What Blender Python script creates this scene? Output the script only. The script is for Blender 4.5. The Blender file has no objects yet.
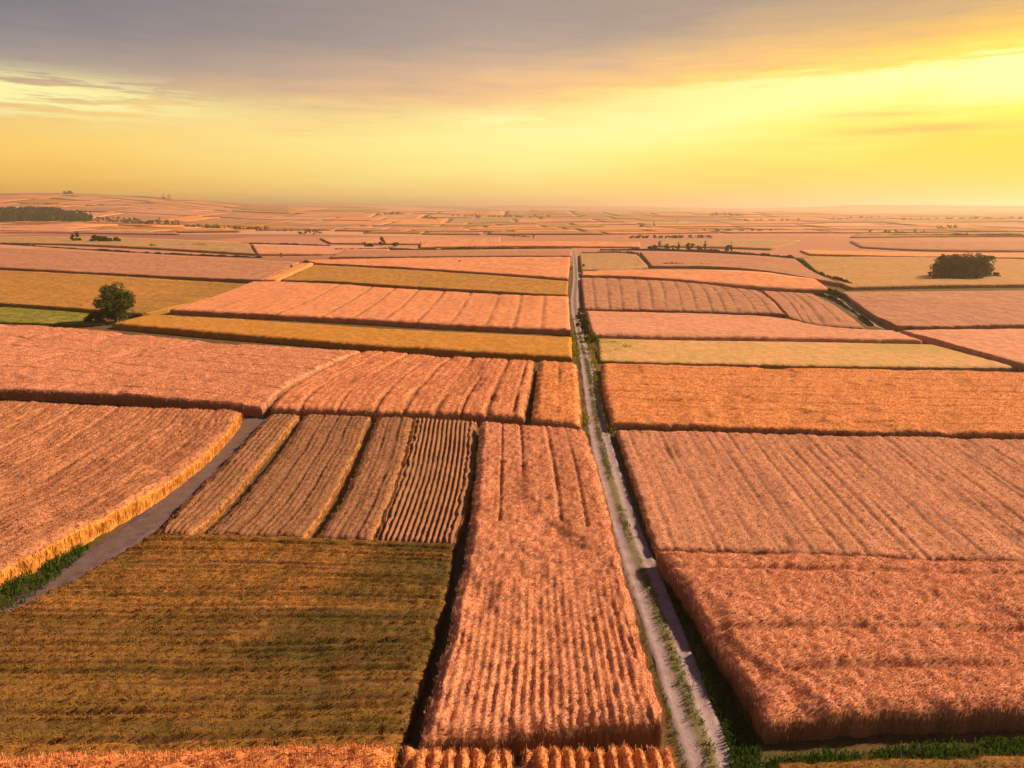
import bpy, math, random
import numpy as np
from mathutils import Vector

S = bpy.context.scene
COL = S.collection
RNG = np.random.default_rng(11)
random.seed(5)
R = math.radians
F_PX, CX, CY = 1024 * 24 / 36.0, 512.0, 384.0
CAM_H = 24.0
PITCH = math.atan((384 - 207) / F_PX)
SUN_EL, SUN_AZ = R(34), R(70)          # azimuth clockwise from +Y (the view direction)
EXPO = 1.0

# ------------------------------------------------------------------ noise / terrain
def _hash(ix, iy, seed):
    h = (ix.astype(np.int64) * 374761393 + iy.astype(np.int64) * 668265263 + seed * 982451653) & 0xFFFFFFFF
    h = ((h ^ (h >> 13)) * 1274126177) & 0xFFFFFFFF
    h = (h ^ (h >> 16)) & 0xFFFFFFFF
    return h / 4294967295.0

def vnoise(x, y, seed=0):
    x = np.asarray(x, float); y = np.asarray(y, float)
    ix = np.floor(x); iy = np.floor(y)
    fx = x - ix; fy = y - iy
    fx = fx * fx * (3 - 2 * fx); fy = fy * fy * (3 - 2 * fy)
    a = _hash(ix, iy, seed); b = _hash(ix + 1, iy, seed)
    c = _hash(ix, iy + 1, seed); d = _hash(ix + 1, iy + 1, seed)
    return (a * (1 - fx) + b * fx) * (1 - fy) + (c * (1 - fx) + d * fx) * fy

def fbm(x, y, seed=0, oct=3):
    t = 0; a = 1; s = 0
    for i in range(oct):
        t = t + a * vnoise(x * 2 ** i, y * 2 ** i, seed + i); s += a; a *= .5
    return t / s

def sstep(a, b, x):
    t = np.clip((np.asarray(x, float) - a) / (b - a), 0, 1)
    return t * t * (3 - 2 * t)

def T(x, y):
    """height of the ground"""
    x = np.asarray(x, float); y = np.asarray(y, float)
    D = np.hypot(x, y); az = np.degrees(np.arctan2(x, np.maximum(y, 1e-3)))
    near = (fbm(x / 210 + 3, y / 210, 21, 2) - .5) * 3.2 * sstep(170, 420, D) * (1 - sstep(1200, 2500, D))
    mid = (fbm(x / 1300 + 9, y / 900, 31, 2) - .5) * 44 * sstep(700, 3200, D)
    roll = (fbm(x / 460 + 1.7, y / 330, 47, 2) - .5) * 15 * sstep(520, 1100, D) * (1 - .5 * sstep(2500, 5000, D))
    far = 30 * sstep(3500, 6500, D) * (.75 + .6 * (vnoise(az / 9 + 50, y * 0, 5) - .5)) - 40 * sstep(7500, 11500, D)
    hill = 60 * np.exp(-((D - 2700) / 900) ** 2) * sstep(-13, -33, az)
    hill2 = 46 * np.exp(-((D - 4300) / 1300) ** 2) * np.exp(-((az + 15) / 9.0) ** 2)
    return near + mid + roll + far + hill + hill2

TS = 20 * 1.008 ** np.arange(800)
cp, sp = math.cos(PITCH), math.sin(PITCH)
def ray(px, py):
    a = (px - CX) / F_PX; b = -(py - CY) / F_PX
    v = np.array([a, cp + b * sp, -sp + b * cp])
    return v / np.linalg.norm(v)

def at(px, py, h=0.0):
    """the ground point (raised by h) that lies in this direction from the drone"""
    d = ray(px, py)
    if d[2] < -0.12:
        s = (CAM_H - h) / -d[2]
        p = d * s
        if math.hypot(p[0], p[1]) < 165:
            return np.array([p[0], p[1]])
    below = CAM_H + d[2] * TS < T(d[0] * TS, d[1] * TS) + h
    if not below.any(): return (d * 9000)[:2]
    i = int(np.argmax(below))
    lo, hi = TS[max(i - 1, 0)], TS[i]
    for _ in range(3):
        q = np.linspace(lo, hi, 24)
        k = int(np.argmax(CAM_H + d[2] * q < T(d[0] * q, d[1] * q) + h)); k = max(k, 1)
        lo, hi = q[k - 1], q[k]
    return (d * hi)[:2]

# ------------------------------------------------------------------ mesh helpers
def mesh_np(name, verts, faces=None, loops=None, starts=None, totals=None, mat=None, smooth=True, attr=None):
    me = bpy.data.meshes.new(name)
    verts = np.asarray(verts, np.float32)
    if faces is not None:
        faces = np.asarray(faces, np.int32)
        k = faces.shape[1]
        loops = faces.ravel(); starts = np.arange(0, len(faces) * k, k, dtype=np.int32)
        totals = np.full(len(faces), k, np.int32)
    me.vertices.add(len(verts)); me.vertices.foreach_set('co', verts.ravel())
    me.loops.add(len(loops)); me.loops.foreach_set('vertex_index', loops)
    me.polygons.add(len(starts)); me.polygons.foreach_set('loop_start', starts)
    me.polygons.foreach_set('loop_total', totals)
    me.polygons.foreach_set('use_smooth', np.full(len(starts), smooth))
    if attr is not None:
        for k, v in attr.items():
            a = me.attributes.new(k, 'FLOAT', 'POINT'); a.data.foreach_set('value', np.asarray(v, np.float32))
    me.update(calc_edges=True); me.validate()
    if mat: me.materials.append(mat)
    return me

def link(name, me, parent=None, loc=None):
    o = bpy.data.objects.new(name, me); COL.objects.link(o)
    if parent is not None: o.parent = parent
    if loc is not None: o.location = loc
    return o

def tag(o, label=None, cat=None, group=None, kind=None):
    if label: o['label'] = label
    if cat: o['category'] = cat
    if group: o['group'] = group
    if kind: o['kind'] = kind
    return o

def empty(name, loc):
    o = bpy.data.objects.new(name, None); COL.objects.link(o); o.location = loc; o.empty_display_size = .3
    return o

# ------------------------------------------------------------------ materials
def srgb(r, g, b):
    f = lambda c: (c / 255 / 12.92) if c / 255 <= .04045 else ((c / 255 + .055) / 1.055) ** 2.4
    return (f(r), f(g), f(b), 1)

class NT:
    def __init__(s, tree): s.t = tree; s.n = tree.nodes; s.l = tree.links
    def new(s, typ, **kw):
        n = s.n.new(typ)
        for k, v in kw.items(): setattr(n, k, v)
        return n
    def link(s, a, b): s.l.new(a, b)
    def val(s, sock, v):
        if isinstance(v, bpy.types.NodeSocket): s.l.new(v, sock)
        else: sock.default_value = v
    def math(s, op, a, b=0.0, c=None, clamp=False):
        n = s.new('ShaderNodeMath', operation=op, use_clamp=clamp)
        s.val(n.inputs[0], a); s.val(n.inputs[1], b)
        if c is not None: s.val(n.inputs[2], c)
        return n.outputs[0]
    def noise(s, vec, scale, detail=3, rough=.55):
        n = s.new('ShaderNodeTexNoise'); s.link(vec, n.inputs['Vector'])
        n.inputs['Scale'].default_value = scale; n.inputs['Detail'].default_value = detail; n.inputs['Roughness'].default_value = rough
        return n.outputs['Fac']
    def ramp(s, fac, stops, interp='LINEAR'):
        n = s.new('ShaderNodeValToRGB'); s.val(n.inputs[0], fac)
        cr = n.color_ramp; cr.interpolation = interp
        while len(cr.elements) < len(stops): cr.elements.new(.5)
        for e, (p, c) in zip(cr.elements, stops):
            e.position = p; e.color = c if hasattr(c, '__len__') else (c, c, c, 1)
        return n.outputs[0]
    def mix(s, fac, a, b, mode='MIX'):
        n = s.new('ShaderNodeMix', data_type='RGBA', blend_type=mode)
        s.val(n.inputs[0], fac); s.val(n.inputs[6], a); s.val(n.inputs[7], b)
        return n.outputs[2]
    def mapping(s, vec, scale=(1, 1, 1), rot=(0, 0, 0), loc=(0, 0, 0)):
        n = s.new('ShaderNodeMapping'); s.link(vec, n.inputs[0])
        n.inputs['Scale'].default_value = scale; n.inputs['Rotation'].default_value = rot; n.inputs['Location'].default_value = loc
        return n.outputs[0]

def new_mat(name):
    m = bpy.data.materials.new(name); m.use_nodes = True
    t = NT(m.node_tree); t.n.clear()
    out = t.new('ShaderNodeOutputMaterial')
    return m, t, out

def principled(t, out, col, rough=.9, normal=None, spec=.15):
    p = t.new('ShaderNodeBsdfPrincipled')
    t.val(p.inputs['Base Color'], col); t.val(p.inputs['Roughness'], rough)
    p.inputs['Specular IOR Level'].default_value = spec
    if normal is not None: t.link(normal, p.inputs['Normal'])
    t.link(p.outputs[0], out.inputs[0])
    return p

def scale_c(c, k): return (c[0] * k, c[1] * k, c[2] * k, 1)

def crop_mat(name, base, alt, dark, fine=2.2, bump=.5, patch=.05, pamt=.6):
    """canopy of ripe crop: three crop colours mixed at three sizes, plus a rough nap"""
    m, t, out = new_mat(name)
    pos = t.new('ShaderNodeNewGeometry').outputs['Position']
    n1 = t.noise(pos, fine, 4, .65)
    n2 = t.noise(pos, patch, 4, .6)
    n3 = t.noise(pos, patch * 5, 3, .6)
    at_ = t.new('ShaderNodeAttribute', attribute_name='patch').outputs['Fac']
    c = t.mix(t.math('MULTIPLY', t.ramp(n2, [(.35, 0), (.65, 1)]), pamt), base, alt)
    c = t.mix(t.math('MULTIPLY', t.ramp(n3, [(.4, 0), (.7, 1)]), .35), c, dark)
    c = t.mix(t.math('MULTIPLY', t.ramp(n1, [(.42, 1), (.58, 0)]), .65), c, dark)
    c = t.mix(at_, c, dark)
    c = t.mix(t.new('ShaderNodeAttribute', attribute_name='track').outputs['Fac'], c, C(.10, .05, .025))
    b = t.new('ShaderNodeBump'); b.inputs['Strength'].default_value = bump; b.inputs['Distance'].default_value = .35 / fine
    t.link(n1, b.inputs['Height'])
    principled(t, out, c, .95, b.outputs[0], .08)
    return m

def straw_mat(name, c1, c2, trans=.25):
    m, t, out = new_mat(name)
    a = t.new('ShaderNodeAttribute', attribute_name='tone').outputs['Fac']
    c = t.mix(a, c1, c2)
    d = t.new('ShaderNodeBsdfDiffuse'); t.link(c, d.inputs[0])
    tr = t.new('ShaderNodeBsdfTranslucent'); t.link(c, tr.inputs[0])
    mx = t.new('ShaderNodeMixShader'); mx.inputs[0].default_value = trans
    t.link(d.outputs[0], mx.inputs[1]); t.link(tr.outputs[0], mx.inputs[2]); t.link(mx.outputs[0], out.inputs[0])
    return m

def C(r, g, b): return (r, g, b, 1)
PAL = {   # base, alt, dark
    'salmon': (C(.60, .24, .115), C(.61, .255, .105), C(.36, .135, .065)),
    'rust':   (C(.61, .27, .155), C(.63, .29, .14), C(.40, .165, .09)),
    'copper': (C(.48, .205, .105), C(.45, .20, .09), C(.25, .10, .05)),
    'orange': (C(.63, .25, .090), C(.62, .26, .10), C(.40, .155, .05)),
    'pink':   (C(.54, .245, .145), C(.52, .235, .125), C(.35, .155, .09)),
    'mauve':  (C(.38, .175, .105), C(.42, .195, .10), C(.25, .115, .065)),
    'brown':  (C(.31, .145, .080), C(.26, .13, .058), C(.16, .075, .038)),
    'hay':    (C(.44, .22, .105), C(.40, .20, .10), C(.24, .115, .06)),
    'lit_amber':  (C(.50, .235, .075), C(.46, .22, .07), C(.30, .14, .045)),  # sides of the brown strips, their sunlit edges put into the colour
    'glow_gold':   (C(.62, .29, .055), C(.60, .27, .06), C(.42, .18, .04)),  # stalk straw with the backlit edge glow put into the colour
    'mustard':(C(.42, .19, .032), C(.46, .20, .042), C(.29, .13, .022)),
    'ochre':  (C(.36, .165, .040), C(.40, .18, .045), C(.22, .12, .028)),
    'olive':  (C(.36, .155, .036), C(.40, .165, .04), C(.085, .06, .014)),  # dark tone also paints the shade on the big plot
    'straw':  (C(.52, .275, .135), C(.52, .25, .12), C(.32, .225, .06)),
    'green':  (C(.21, .18, .03), C(.27, .19, .03), C(.08, .10, .015)),
    'sagegreen': (C(.33, .25, .06), C(.42, .28, .08), C(.16, .15, .03)),
    'dusty':  (C(.40, .205, .085), C(.43, .20, .08), C(.25, .155, .05)),
    'sage':   (C(.38, .215, .10), C(.42, .20, .10), C(.24, .15, .06)),
}
MATS = {}
def crop(pal, fine):
    k = (pal, fine)
    if k not in MATS:
        b, a, d = PAL[pal]
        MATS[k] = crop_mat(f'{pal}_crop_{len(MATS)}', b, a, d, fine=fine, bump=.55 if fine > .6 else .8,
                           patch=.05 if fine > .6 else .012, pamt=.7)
    return MATS[k]
def straw(pal):
    k = ('straw', pal)
    if k not in MATS:
        b, a, d = PAL[pal]
        L_ = [b[i] * .72 + (.72, .46, .30)[i] * .28 for i in range(3)] if pal not in ('olive', 'brown', 'glow_gold') else [b[i] * 1.1 for i in range(3)]
        MATS[k] = straw_mat(f'{pal}_straw', C(*L_), scale_c(d, 1.25), .35 if pal == 'glow_gold' else .25)
    return MATS[k]

# ------------------------------------------------------------------ crop fields
def resample(P, n):
    P = np.asarray(P, float)
    if len(P) > 2:                                   # round the traced corners a little
        for _ in range(2):
            Q = [P[0]]
            for a, b in zip(P[:-1], P[1:]):
                Q += [a * .75 + b * .25, a * .25 + b * .75]
            Q.append(P[-1]); P = np.array(Q)
    s = np.r_[0, np.cumsum(np.hypot(*np.diff(P, axis=0).T))]
    q = np.linspace(0, s[-1], n)
    return np.c_[np.interp(q, s, P[:, 0]), np.interp(q, s, P[:, 1])]

FIELDS = []
def blades(P, top_dir, hgt, wid, tone, lean=.35):
    """one narrow leaf-like quad at each point of P (n,3)"""
    n = len(P); ang = RNG.uniform(0, 2 * np.pi, n)
    sx = np.cos(ang) * wid * .5; sy = np.sin(ang) * wid * .5
    la = RNG.uniform(0, 2 * np.pi, n); lm = RNG.uniform(0, lean, n) * hgt
    tip = P + np.c_[np.cos(la) * lm, np.sin(la) * lm, hgt]
    side = np.c_[sx, sy, np.zeros(n)]
    V = np.stack([P - side * .5, P + side * .5, tip + side, tip - side], 1).reshape(-1, 3)
    Fc = np.arange(4 * n).reshape(n, 4)
    return V, Fc, np.repeat(tone, 4)

def field(name, label, N, F, L=(), Rr=(), H=1.2, pal='salmon', rows=None, ramp=.12, tram=(), tufts=None,
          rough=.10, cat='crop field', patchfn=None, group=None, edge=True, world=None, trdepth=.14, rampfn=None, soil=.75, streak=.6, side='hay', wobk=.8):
    if world is None:
        w = lambda pts: [at(p[0], p[1], H) for p in pts]
        Nw, Fw = w(N), w(F)
        Lw = [Nw[0]] + w(L) + [Fw[0]]
        Rw = [Nw[-1]] + w(Rr) + [Fw[-1]]
    else:
        Nw, Fw, Lw, Rw = world
    Nr, Fr, Lr, Rs = (resample(p, 200) for p in (Nw, Fw, Lw, Rw))
    ln = lambda A: np.hypot(*np.diff(A, axis=0).T).sum()
    W = (ln(Nr) + ln(Fr)) / 2; Hh = (ln(Lr) + ln(Rs)) / 2
    cen = (Nr.mean(0) + Fr.mean(0)) / 2
    pts = np.r_[Nr, Fr, Lr, Rs]; D = max(30, np.hypot(*pts.T).min() * .65 + np.hypot(*cen) * .35)
    su = max(.13, D * .0028) if D < 500 else D * .006; sv = max(.2, su * max(1.0, D / 45) * .9)
    if tram and any(t[0] == 'v' for t in tram): su = min(su, max(.16, min(t[2] for t in tram if t[0] == 'v') * .5))
    if tram and any(t[0] == 'u' for t in tram): sv = min(sv, max(.16, min(t[2] for t in tram if t[0] == 'u') * .6))
    if rows and rows[0] == 'v': su = min(su, rows[1] / 4.2)
    if rows and rows[0] == 'u': sv = min(sv, rows[1] / 4.2)
    nu = int(np.clip(W / su, 8, 620)); nv = int(np.clip(Hh / sv, 8, 480))
    u = np.linspace(0, 1, nu); v = np.linspace(0, 1, nv)
    g = lambda A, q: np.c_[np.interp(q, np.linspace(0, 1, 200), A[:, 0]), np.interp(q, np.linspace(0, 1, 200), A[:, 1])]
    n_, f_, l_, r_ = g(Nr, u), g(Fr, u), g(Lr, v), g(Rs, v)
    U, V = np.meshgrid(u, v)
    uu, vv = U[..., None], V[..., None]
    P = (1 - vv) * n_[None] + vv * f_[None] + (1 - uu) * l_[:, None] + uu * r_[:, None] \
        - ((1 - uu) * (1 - vv) * Nr[0] + uu * (1 - vv) * Nr[-1] + (1 - uu) * vv * Fr[0] + uu * vv * Fr[-1])
    X, Y = P[..., 0], P[..., 1]
    # distance to the border in metres
    du = np.minimum(U, 1 - U) * W; dv = np.minimum(V, 1 - V) * Hh; de = np.minimum(du, dv)
    z = np.full(U.shape, float(H))
    ns = min(1.2, 22.0 / D * 1.4 + .12)
    z += rough * H * (fbm(X * ns * 2, Y * ns * 2, 3, 3) - .5) * 2
    z += .10 * H * (fbm(X / 7, Y / 7, 8, 2) - .5) * 2
    if tufts:
        lod = sstep(.60, .74, fbm(X / 5.5 + 7, Y / 8, 29, 3)); z -= .16 * H * lod
    ridge = np.ones(U.shape)
    if rows:
        wob = (fbm(X / 6, Y / 6, 13, 2) - .5) * wobk
        ph = (U * W if rows[0] == 'v' else V * Hh) / rows[1] + wob
        ridge = .5 + .5 * np.cos(2 * np.pi * ph)
        amp = ramp * (.55 + .9 * fbm(X / 4, Y / 4, 17, 2)) * (1 if rampfn is None else rampfn(U, V))
        z -= amp * (1 - ridge) * (rows[2] if len(rows) > 2 else 1)
    trk = np.zeros(U.shape)
    for tr in tram:
        ax, pos, wd = tr[:3]; lo, hi = tr[3:5] if len(tr) > 3 else (0, 1)
        wob = (fbm(X / 9, Y / 9, 23, 2) - .5) * wd * (.9 if D < 110 else .3)
        d = np.abs((U - pos) * W + wob) if ax == 'v' else np.abs((V - pos) * Hh + wob)
        o = V if ax == 'v' else U
        g_ = np.exp(-(d / (wd * .5)) ** 2) * ((o >= lo) & (o <= hi)) * (.6 + .6 * vnoise(X / 3, Y / 3, 77))
        g_ = np.clip(g_, 0, 1) * sstep(.2, .75, fbm(X / 6 + pos * 31, Y / 6, 55, 2) + .12) * 1.25; g_ = np.minimum(g_, 1); trk = np.maximum(trk, g_)
        z -= trdepth * H * g_
    er = .18 * H
    if su < .45: z *= 1 - .2 * np.exp(-(de / max(er, .1)) ** 2) * (de < er * 4)
    z = np.maximum(z, .06)
    # ragged rim
    jx = (fbm(X * 1.3, Y * 1.3, 41, 2) - .5) * .35 * min(1, D / 30) * (de < .8); jy = (fbm(X * 1.3, Y * 1.3, 43, 2) - .5) * .35 * (de < .8)
    X = X + jx; Y = Y + jy
    Z0 = T(X, Y)
    pt = np.zeros(U.shape) if patchfn is None else np.clip(patchfn(U, V, X, Y), 0, 1)
    ax_ = rows[0] if rows else (tram[0][0] if tram else 'u')
    sw = max(.9, su * 2.2 if ax_ == 'v' else sv * 2.2)
    stk = fbm(U * W / sw, V * Hh / 38, 19, 3) if ax_ == 'v' else fbm(V * Hh / sw, U * W / 45, 19, 3)
    pt = np.clip(pt + streak * (2.2 if D < 110 else 3.0) * (stk - .52) + (0 if D < 110 else .9 * (fbm(X / (D * .14), Y / (D * .3), 37, 3) - .5)), 0, 1)
    if tufts: pt = np.clip(pt + .3 * lod, 0, 1)
    top = np.stack([X, Y, Z0 + z], -1).reshape(-1, 3)
    idx = np.arange(nu * nv).reshape(nv, nu)
    fc = np.stack([idx[:-1, :-1], idx[:-1, 1:], idx[1:, 1:], idx[1:, :-1]], -1).reshape(-1, 4)
    per = np.r_[idx[0, :-1], idx[:-1, -1], idx[-1, :0:-1], idx[:0:-1, 0]]
    pp = top[per]; zg = Z0.reshape(-1)[per]
    nxt = np.roll(pp, -1, 0) - np.roll(pp, 1, 0); nr = np.c_[nxt[:, 1], -nxt[:, 0]]; nr /= np.linalg.norm(nr, axis=1)[:, None] + 1e-9
    rings = [per]; verts = [top]; base = len(top); pts_ = [pt.reshape(-1)]; trs_ = [trk.reshape(-1) * soil]
    for k, fr in enumerate((.72, .36, -.1)):
        off = (RNG.uniform(-.05, .09, len(per)) * min(1, H) + (.05 if k < 2 else 0))[:, None] * nr
        q = np.c_[pp[:, :2] + off, zg + (pp[:, 2] - zg) * fr]
        verts.append(q); rings.append(np.arange(base, base + len(per))); base += len(per); pts_.append(pt.reshape(-1)[per]); trs_.append(np.zeros(len(per)))
    for a, b in zip(rings[:-1], rings[1:]):
        fc = np.r_[fc, np.stack([a, b, np.roll(b, -1), np.roll(a, -1)], -1)]
    ver = np.concatenate(verts); patch = np.concatenate(pts_)
    org = np.array([cen[0], cen[1], float(T(cen[0], cen[1]))])
    fine = 8 if D < 62 else 3.5 if D < 110 else .7 if D < 170 else .35 if D < 420 else .12
    ntop = (nu - 1) * (nv - 1); glow_gold = bool(tufts) and pal != 'olive'
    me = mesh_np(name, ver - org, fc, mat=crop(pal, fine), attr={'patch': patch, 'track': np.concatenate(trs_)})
    if glow_gold:
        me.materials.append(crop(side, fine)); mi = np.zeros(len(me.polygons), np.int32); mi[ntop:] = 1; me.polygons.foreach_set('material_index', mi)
    o = link(name, me, loc=org); tag(o, label, cat, group, 'thing')
    if tufts:
        dens, bh, bw = tufts
        n = int(min(W * Hh * dens, 170000))
        iu = RNG.uniform(0, nu - 1.001, n); iv = RNG.uniform(0, nv - 1.001, n)
        a, b = iu.astype(int), iv.astype(int)
        keep = RNG.uniform(0, 1, n) < (.35 + .65 * ridge[b, a]) * (1 - .85 * trk[b, a]); a, b = a[keep], b[keep]
        fx, fy = (iu - iu.astype(int))[keep][:, None], (iv - iv.astype(int))[keep][:, None]
        G = top.reshape(nv, nu, 3)
        q = (G[b, a] * (1 - fx) + G[b, a + 1] * fx) * (1 - fy) + (G[b + 1, a] * (1 - fx) + G[b + 1, a + 1] * fx) * fy
        pk = pt[b, a]
        q = np.repeat(q, 3, 0) + np.c_[RNG.normal(0, .07, (len(q) * 3, 2)), np.full(len(q) * 3, -.12)]
        hh = bh * RNG.uniform(.6, 1.25, len(q)); ww = bw * RNG.uniform(.6, 1.4, len(q))
        tone = np.clip(RNG.uniform(0, .9, len(q)) ** 1.6 + np.repeat(pk, 3) * .5, 0, 1)
        V1, F1, t1 = blades(q, None, hh, ww, tone)
        if edge:
            lens = np.hypot(nxt[:, 0], nxt[:, 1]) * .5
            m = int(min(lens.sum() * 150 * min(1, 45 / D) ** 1.5, 34000))
            pi = RNG.choice(len(per), m, p=lens / lens.sum())
            fr = RNG.uniform(0, .6, m)
            e = np.c_[pp[pi, :2] + nr[pi] * RNG.uniform(-.05, .16, m)[:, None] + nxt[pi, :2] * RNG.uniform(-.5, .5, m)[:, None] * .5,
                      zg[pi] + (pp[pi, 2] - zg[pi]) * fr]
            eh = (pp[pi, 2] - zg[pi]) * RNG.uniform(.35, .55, m)
            V2, F2, t2 = blades(e, None, eh, bw * RNG.uniform(.5, 1.1, m) * .9, np.clip(RNG.uniform(0, .7, m) + pt.reshape(-1)[per][pi] * .6, 0, 1), .25)
            link('stalk_edge', mesh_np('stalk_edge', V2 - org, F2, mat=straw(side if glow_gold else pal), smooth=False, attr={'tone': t2}), parent=o)
        c = link('straw', mesh_np('straw', V1 - org, F1, mat=straw(pal), smooth=False, attr={'tone': t1}), parent=o)
    FIELDS.append(o)
    return o

def lines(ax, n, w, lo=.06, hi=.95, jit=.015):
    rr = random.Random(n * 7 + int(w * 100))
    return [(ax, lo + (hi - lo) * i / max(1, n - 1) + rr.uniform(-jit, jit), w) for i in range(n)]

def build_fields():
    near = (150, .17, .028)
    # ---- front strip along the bottom of the view
    field('wheat_field', 'fuzzy orange wheat strip along the lower left corner, a glow painted on its far edge',
          [(-330, 1060), (352, 1060)], [(-250, 760), (0, 752), (200, 745), (330, 740), (394, 741)], Rr=[(384, 800)], H=1.7, pal='orange', side='glow_gold', tufts=(75, .26, .034), rough=.10)
    field('wheat_field', 'short ridged wheat block at the bottom edge, left of two with a dark gap between',
          [(352, 1060), (526, 1060)], [(408, 741), (512, 739)], H=1.7, pal='orange', rows=('v', .62), ramp=.5, wobk=.4, tufts=(95, .22, .032))
    field('wheat_field', 'ridged wheat block at the bottom edge next to the dirt road',
          [(534, 1060), (778, 1060)], [(527, 741), (600, 740), (670, 742)], Rr=[(686, 790)], H=1.7, pal='orange', rows=('v', .62), ramp=.42, wobk=.4, tufts=(95, .22, .032))
    field('crop_field', 'low olive crop corner below the grass strip at the lower right',
          [(800, 1060), (1400, 1060)], [(776, 758), (900, 756), (1200, 751)], H=.7, pal='olive', tufts=(60, .16, .034))
    # ---- big olive plot lower left, shade and light bands put into its colour
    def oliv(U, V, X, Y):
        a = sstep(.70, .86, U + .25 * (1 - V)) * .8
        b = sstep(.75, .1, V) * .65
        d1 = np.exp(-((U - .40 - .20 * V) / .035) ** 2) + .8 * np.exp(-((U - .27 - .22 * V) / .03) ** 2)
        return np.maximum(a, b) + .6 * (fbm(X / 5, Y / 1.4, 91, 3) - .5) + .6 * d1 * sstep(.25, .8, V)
    field('crop_field', 'large dark olive crop plot below the ridged strips, with shade painted on its right',
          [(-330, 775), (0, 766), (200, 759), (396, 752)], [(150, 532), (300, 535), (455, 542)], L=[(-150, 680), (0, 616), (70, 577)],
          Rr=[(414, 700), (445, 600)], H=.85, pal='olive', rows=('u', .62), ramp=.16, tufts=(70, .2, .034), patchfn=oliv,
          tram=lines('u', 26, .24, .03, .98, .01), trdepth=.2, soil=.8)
    # ---- the long central strip
    field('wheat_field', 'long salmon wheat strip running up the left side of the dirt road',
          [(421, 733), (500, 727), (560, 720), (664, 715)], [(482, 420), (530, 423), (584, 428)],
          L=[(434, 690), (455, 612), (470, 540), (478, 470)], Rr=[(641, 640), (618, 550), (600, 475)], H=1.7, pal='rust',
          rows=('v', .46), wobk=.35, ramp=.2, rampfn=lambda U, V: (.1 + .9 * sstep(.42, .02, V)) * (.35 + .9 * fbm(U * 7, V * 13, 66, 2)), tufts=near, soil=.4, tram=[('v', .38, .35, .47, 1), ('v', .64, .35, .47, 1), ('v', .82, .28, .45, 1), ('v', .2, .25, .47, 1)],
          patchfn=lambda U, V, X, Y: .5 * sstep(.43, .5, V + .05 * fbm(X / 3, Y / 3, 5)) * (1 - .6 * sstep(.7, .95, V)) + .35 * np.exp(-((V - .2) / .13) ** 2))
    # ---- ridged strips between the side path and the central strip
    field('crop_field', 'narrow olive strip beside the grey side path, first of the ridged strips',
          [(157, 531), (188, 532)], [(272, 413), (298, 413)], L=[(215, 470)], Rr=[(225, 500), (262, 455)], H=.95, pal='brown', rows=('v', .5), ramp=.16, tufts=(55, .17, .038), side='lit_amber', patchfn=lambda U, V, X, Y: .35 + 0 * U)
    field('wheat_field', 'brown wheat strip with fine furrow lines, second from the side path',
          [(205, 533), (302, 534)], [(307, 413), (369, 415)], L=[(240, 502), (278, 455)], Rr=[(328, 500), (352, 455)], H=.9, pal='brown', rows=('v', .5), ramp=.07,
          tram=lines('v', 5, .32), tufts=(55, .17, .038), side='lit_amber')
    field('wheat_field', 'brown wheat strip with two furrow lines, left of the boldly ridged strip',
          [(318, 535), (370, 537)], [(379, 415), (412, 416)], L=[(344, 500), (364, 455)], Rr=[(390, 495), (404, 450)], H=.9, pal='brown', rows=('v', .5), ramp=.07,
          tram=lines('v', 2, .36, .35, .7), tufts=(55, .17, .038), side='lit_amber')
    field('wheat_field', 'boldly ridged brown wheat strip with many parallel furrows',
          [(376, 538), (456, 540)], [(416, 416), (475, 420)], L=[(396, 490), (408, 450)], Rr=[(467, 500), (473, 460)], H=.95, pal='brown', rows=('v', .46), ramp=.26, tufts=(36, .11, .035), side='lit_amber', wobk=.22)
    # ---- left field, the glow of its edge put into the side colour
    H = 1.7
    Rw = [at(x, y, H) for x, y in [(-110, 622), (0, 563), (40, 545), (80, 524), (120, 503), (160, 482), (200, 452), (225, 430), (240, 409)]]
    Lw = [p + np.array([-70, 8.7]) for p in Rw]
    field('wheat_field', 'copper wheat field at the left edge with an orange glow painted on its side above the path', None, None, H=H, pal='copper',
          side='glow_gold', world=([Lw[0], Rw[0]], [Lw[-1], Rw[-1]], Lw, Rw), rows=('v', .6), ramp=.07, tram=lines('v', 17, .34), tufts=(48, .2, .042))
    # ---- band beyond
    field('wheat_field', 'wide copper wheat field with crosswise lines, below the lone tree',
          [(-420, 370), (0, 388), (100, 392), (200, 399), (262, 406)], [(-420, 310), (0, 323), (80, 328), (200, 341), (300, 347), (360, 350)],
          Rr=[(270, 396), (287, 384), (312, 371), (340, 358)], H=1.5, pal='rust', rows=('u', 1.1), ramp=.05, tram=lines('u', 6, .5, .1, .9), tufts=(30, .2, .05))
    field('wheat_field', 'salmon wheat field with slanting tracks, right of the crosswise lined field',
          [(271, 406), (350, 408), (450, 411), (523, 415)], [(366, 350), (450, 355), (534, 360)], L=[(279, 394), (300, 380), (326, 367)], Rr=[(529, 388)], H=1.5, pal='salmon',
          rows=('v', .8), ramp=.06, tram=[('v', .12, .5), ('v', .27, .55), ('v', .42, .4), ('v', .53, .5), ('v', .66, .6), ('v', .76, .35), ('v', .86, .5), ('v', .96, .4)],
          tufts=(30, .2, .05), trdepth=.22, patchfn=lambda U, V, X, Y: .3 * np.exp(-((V - .47) / .06) ** 2))
    field('wheat_field', 'small salmon wheat plot against the road with one short track',
          [(533, 416), (580, 424)], [(540, 360), (576, 362)], Rr=[(580, 400), (578, 380)], H=1.7, pal='orange', rows=('v', .8), ramp=.05,
          tram=[('v', .55, .55, .5, 1)], tufts=(30, .2, .05))
    field('crop_field', 'narrow mustard strip in front of the long pink strip, tapering toward the lone tree',
          [(112, 323), (200, 331), (300, 339), (400, 347), (572, 356)], [(150, 314), (250, 319), (400, 329), (571, 336)], H=1.2, pal='mustard', rough=.07)
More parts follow.
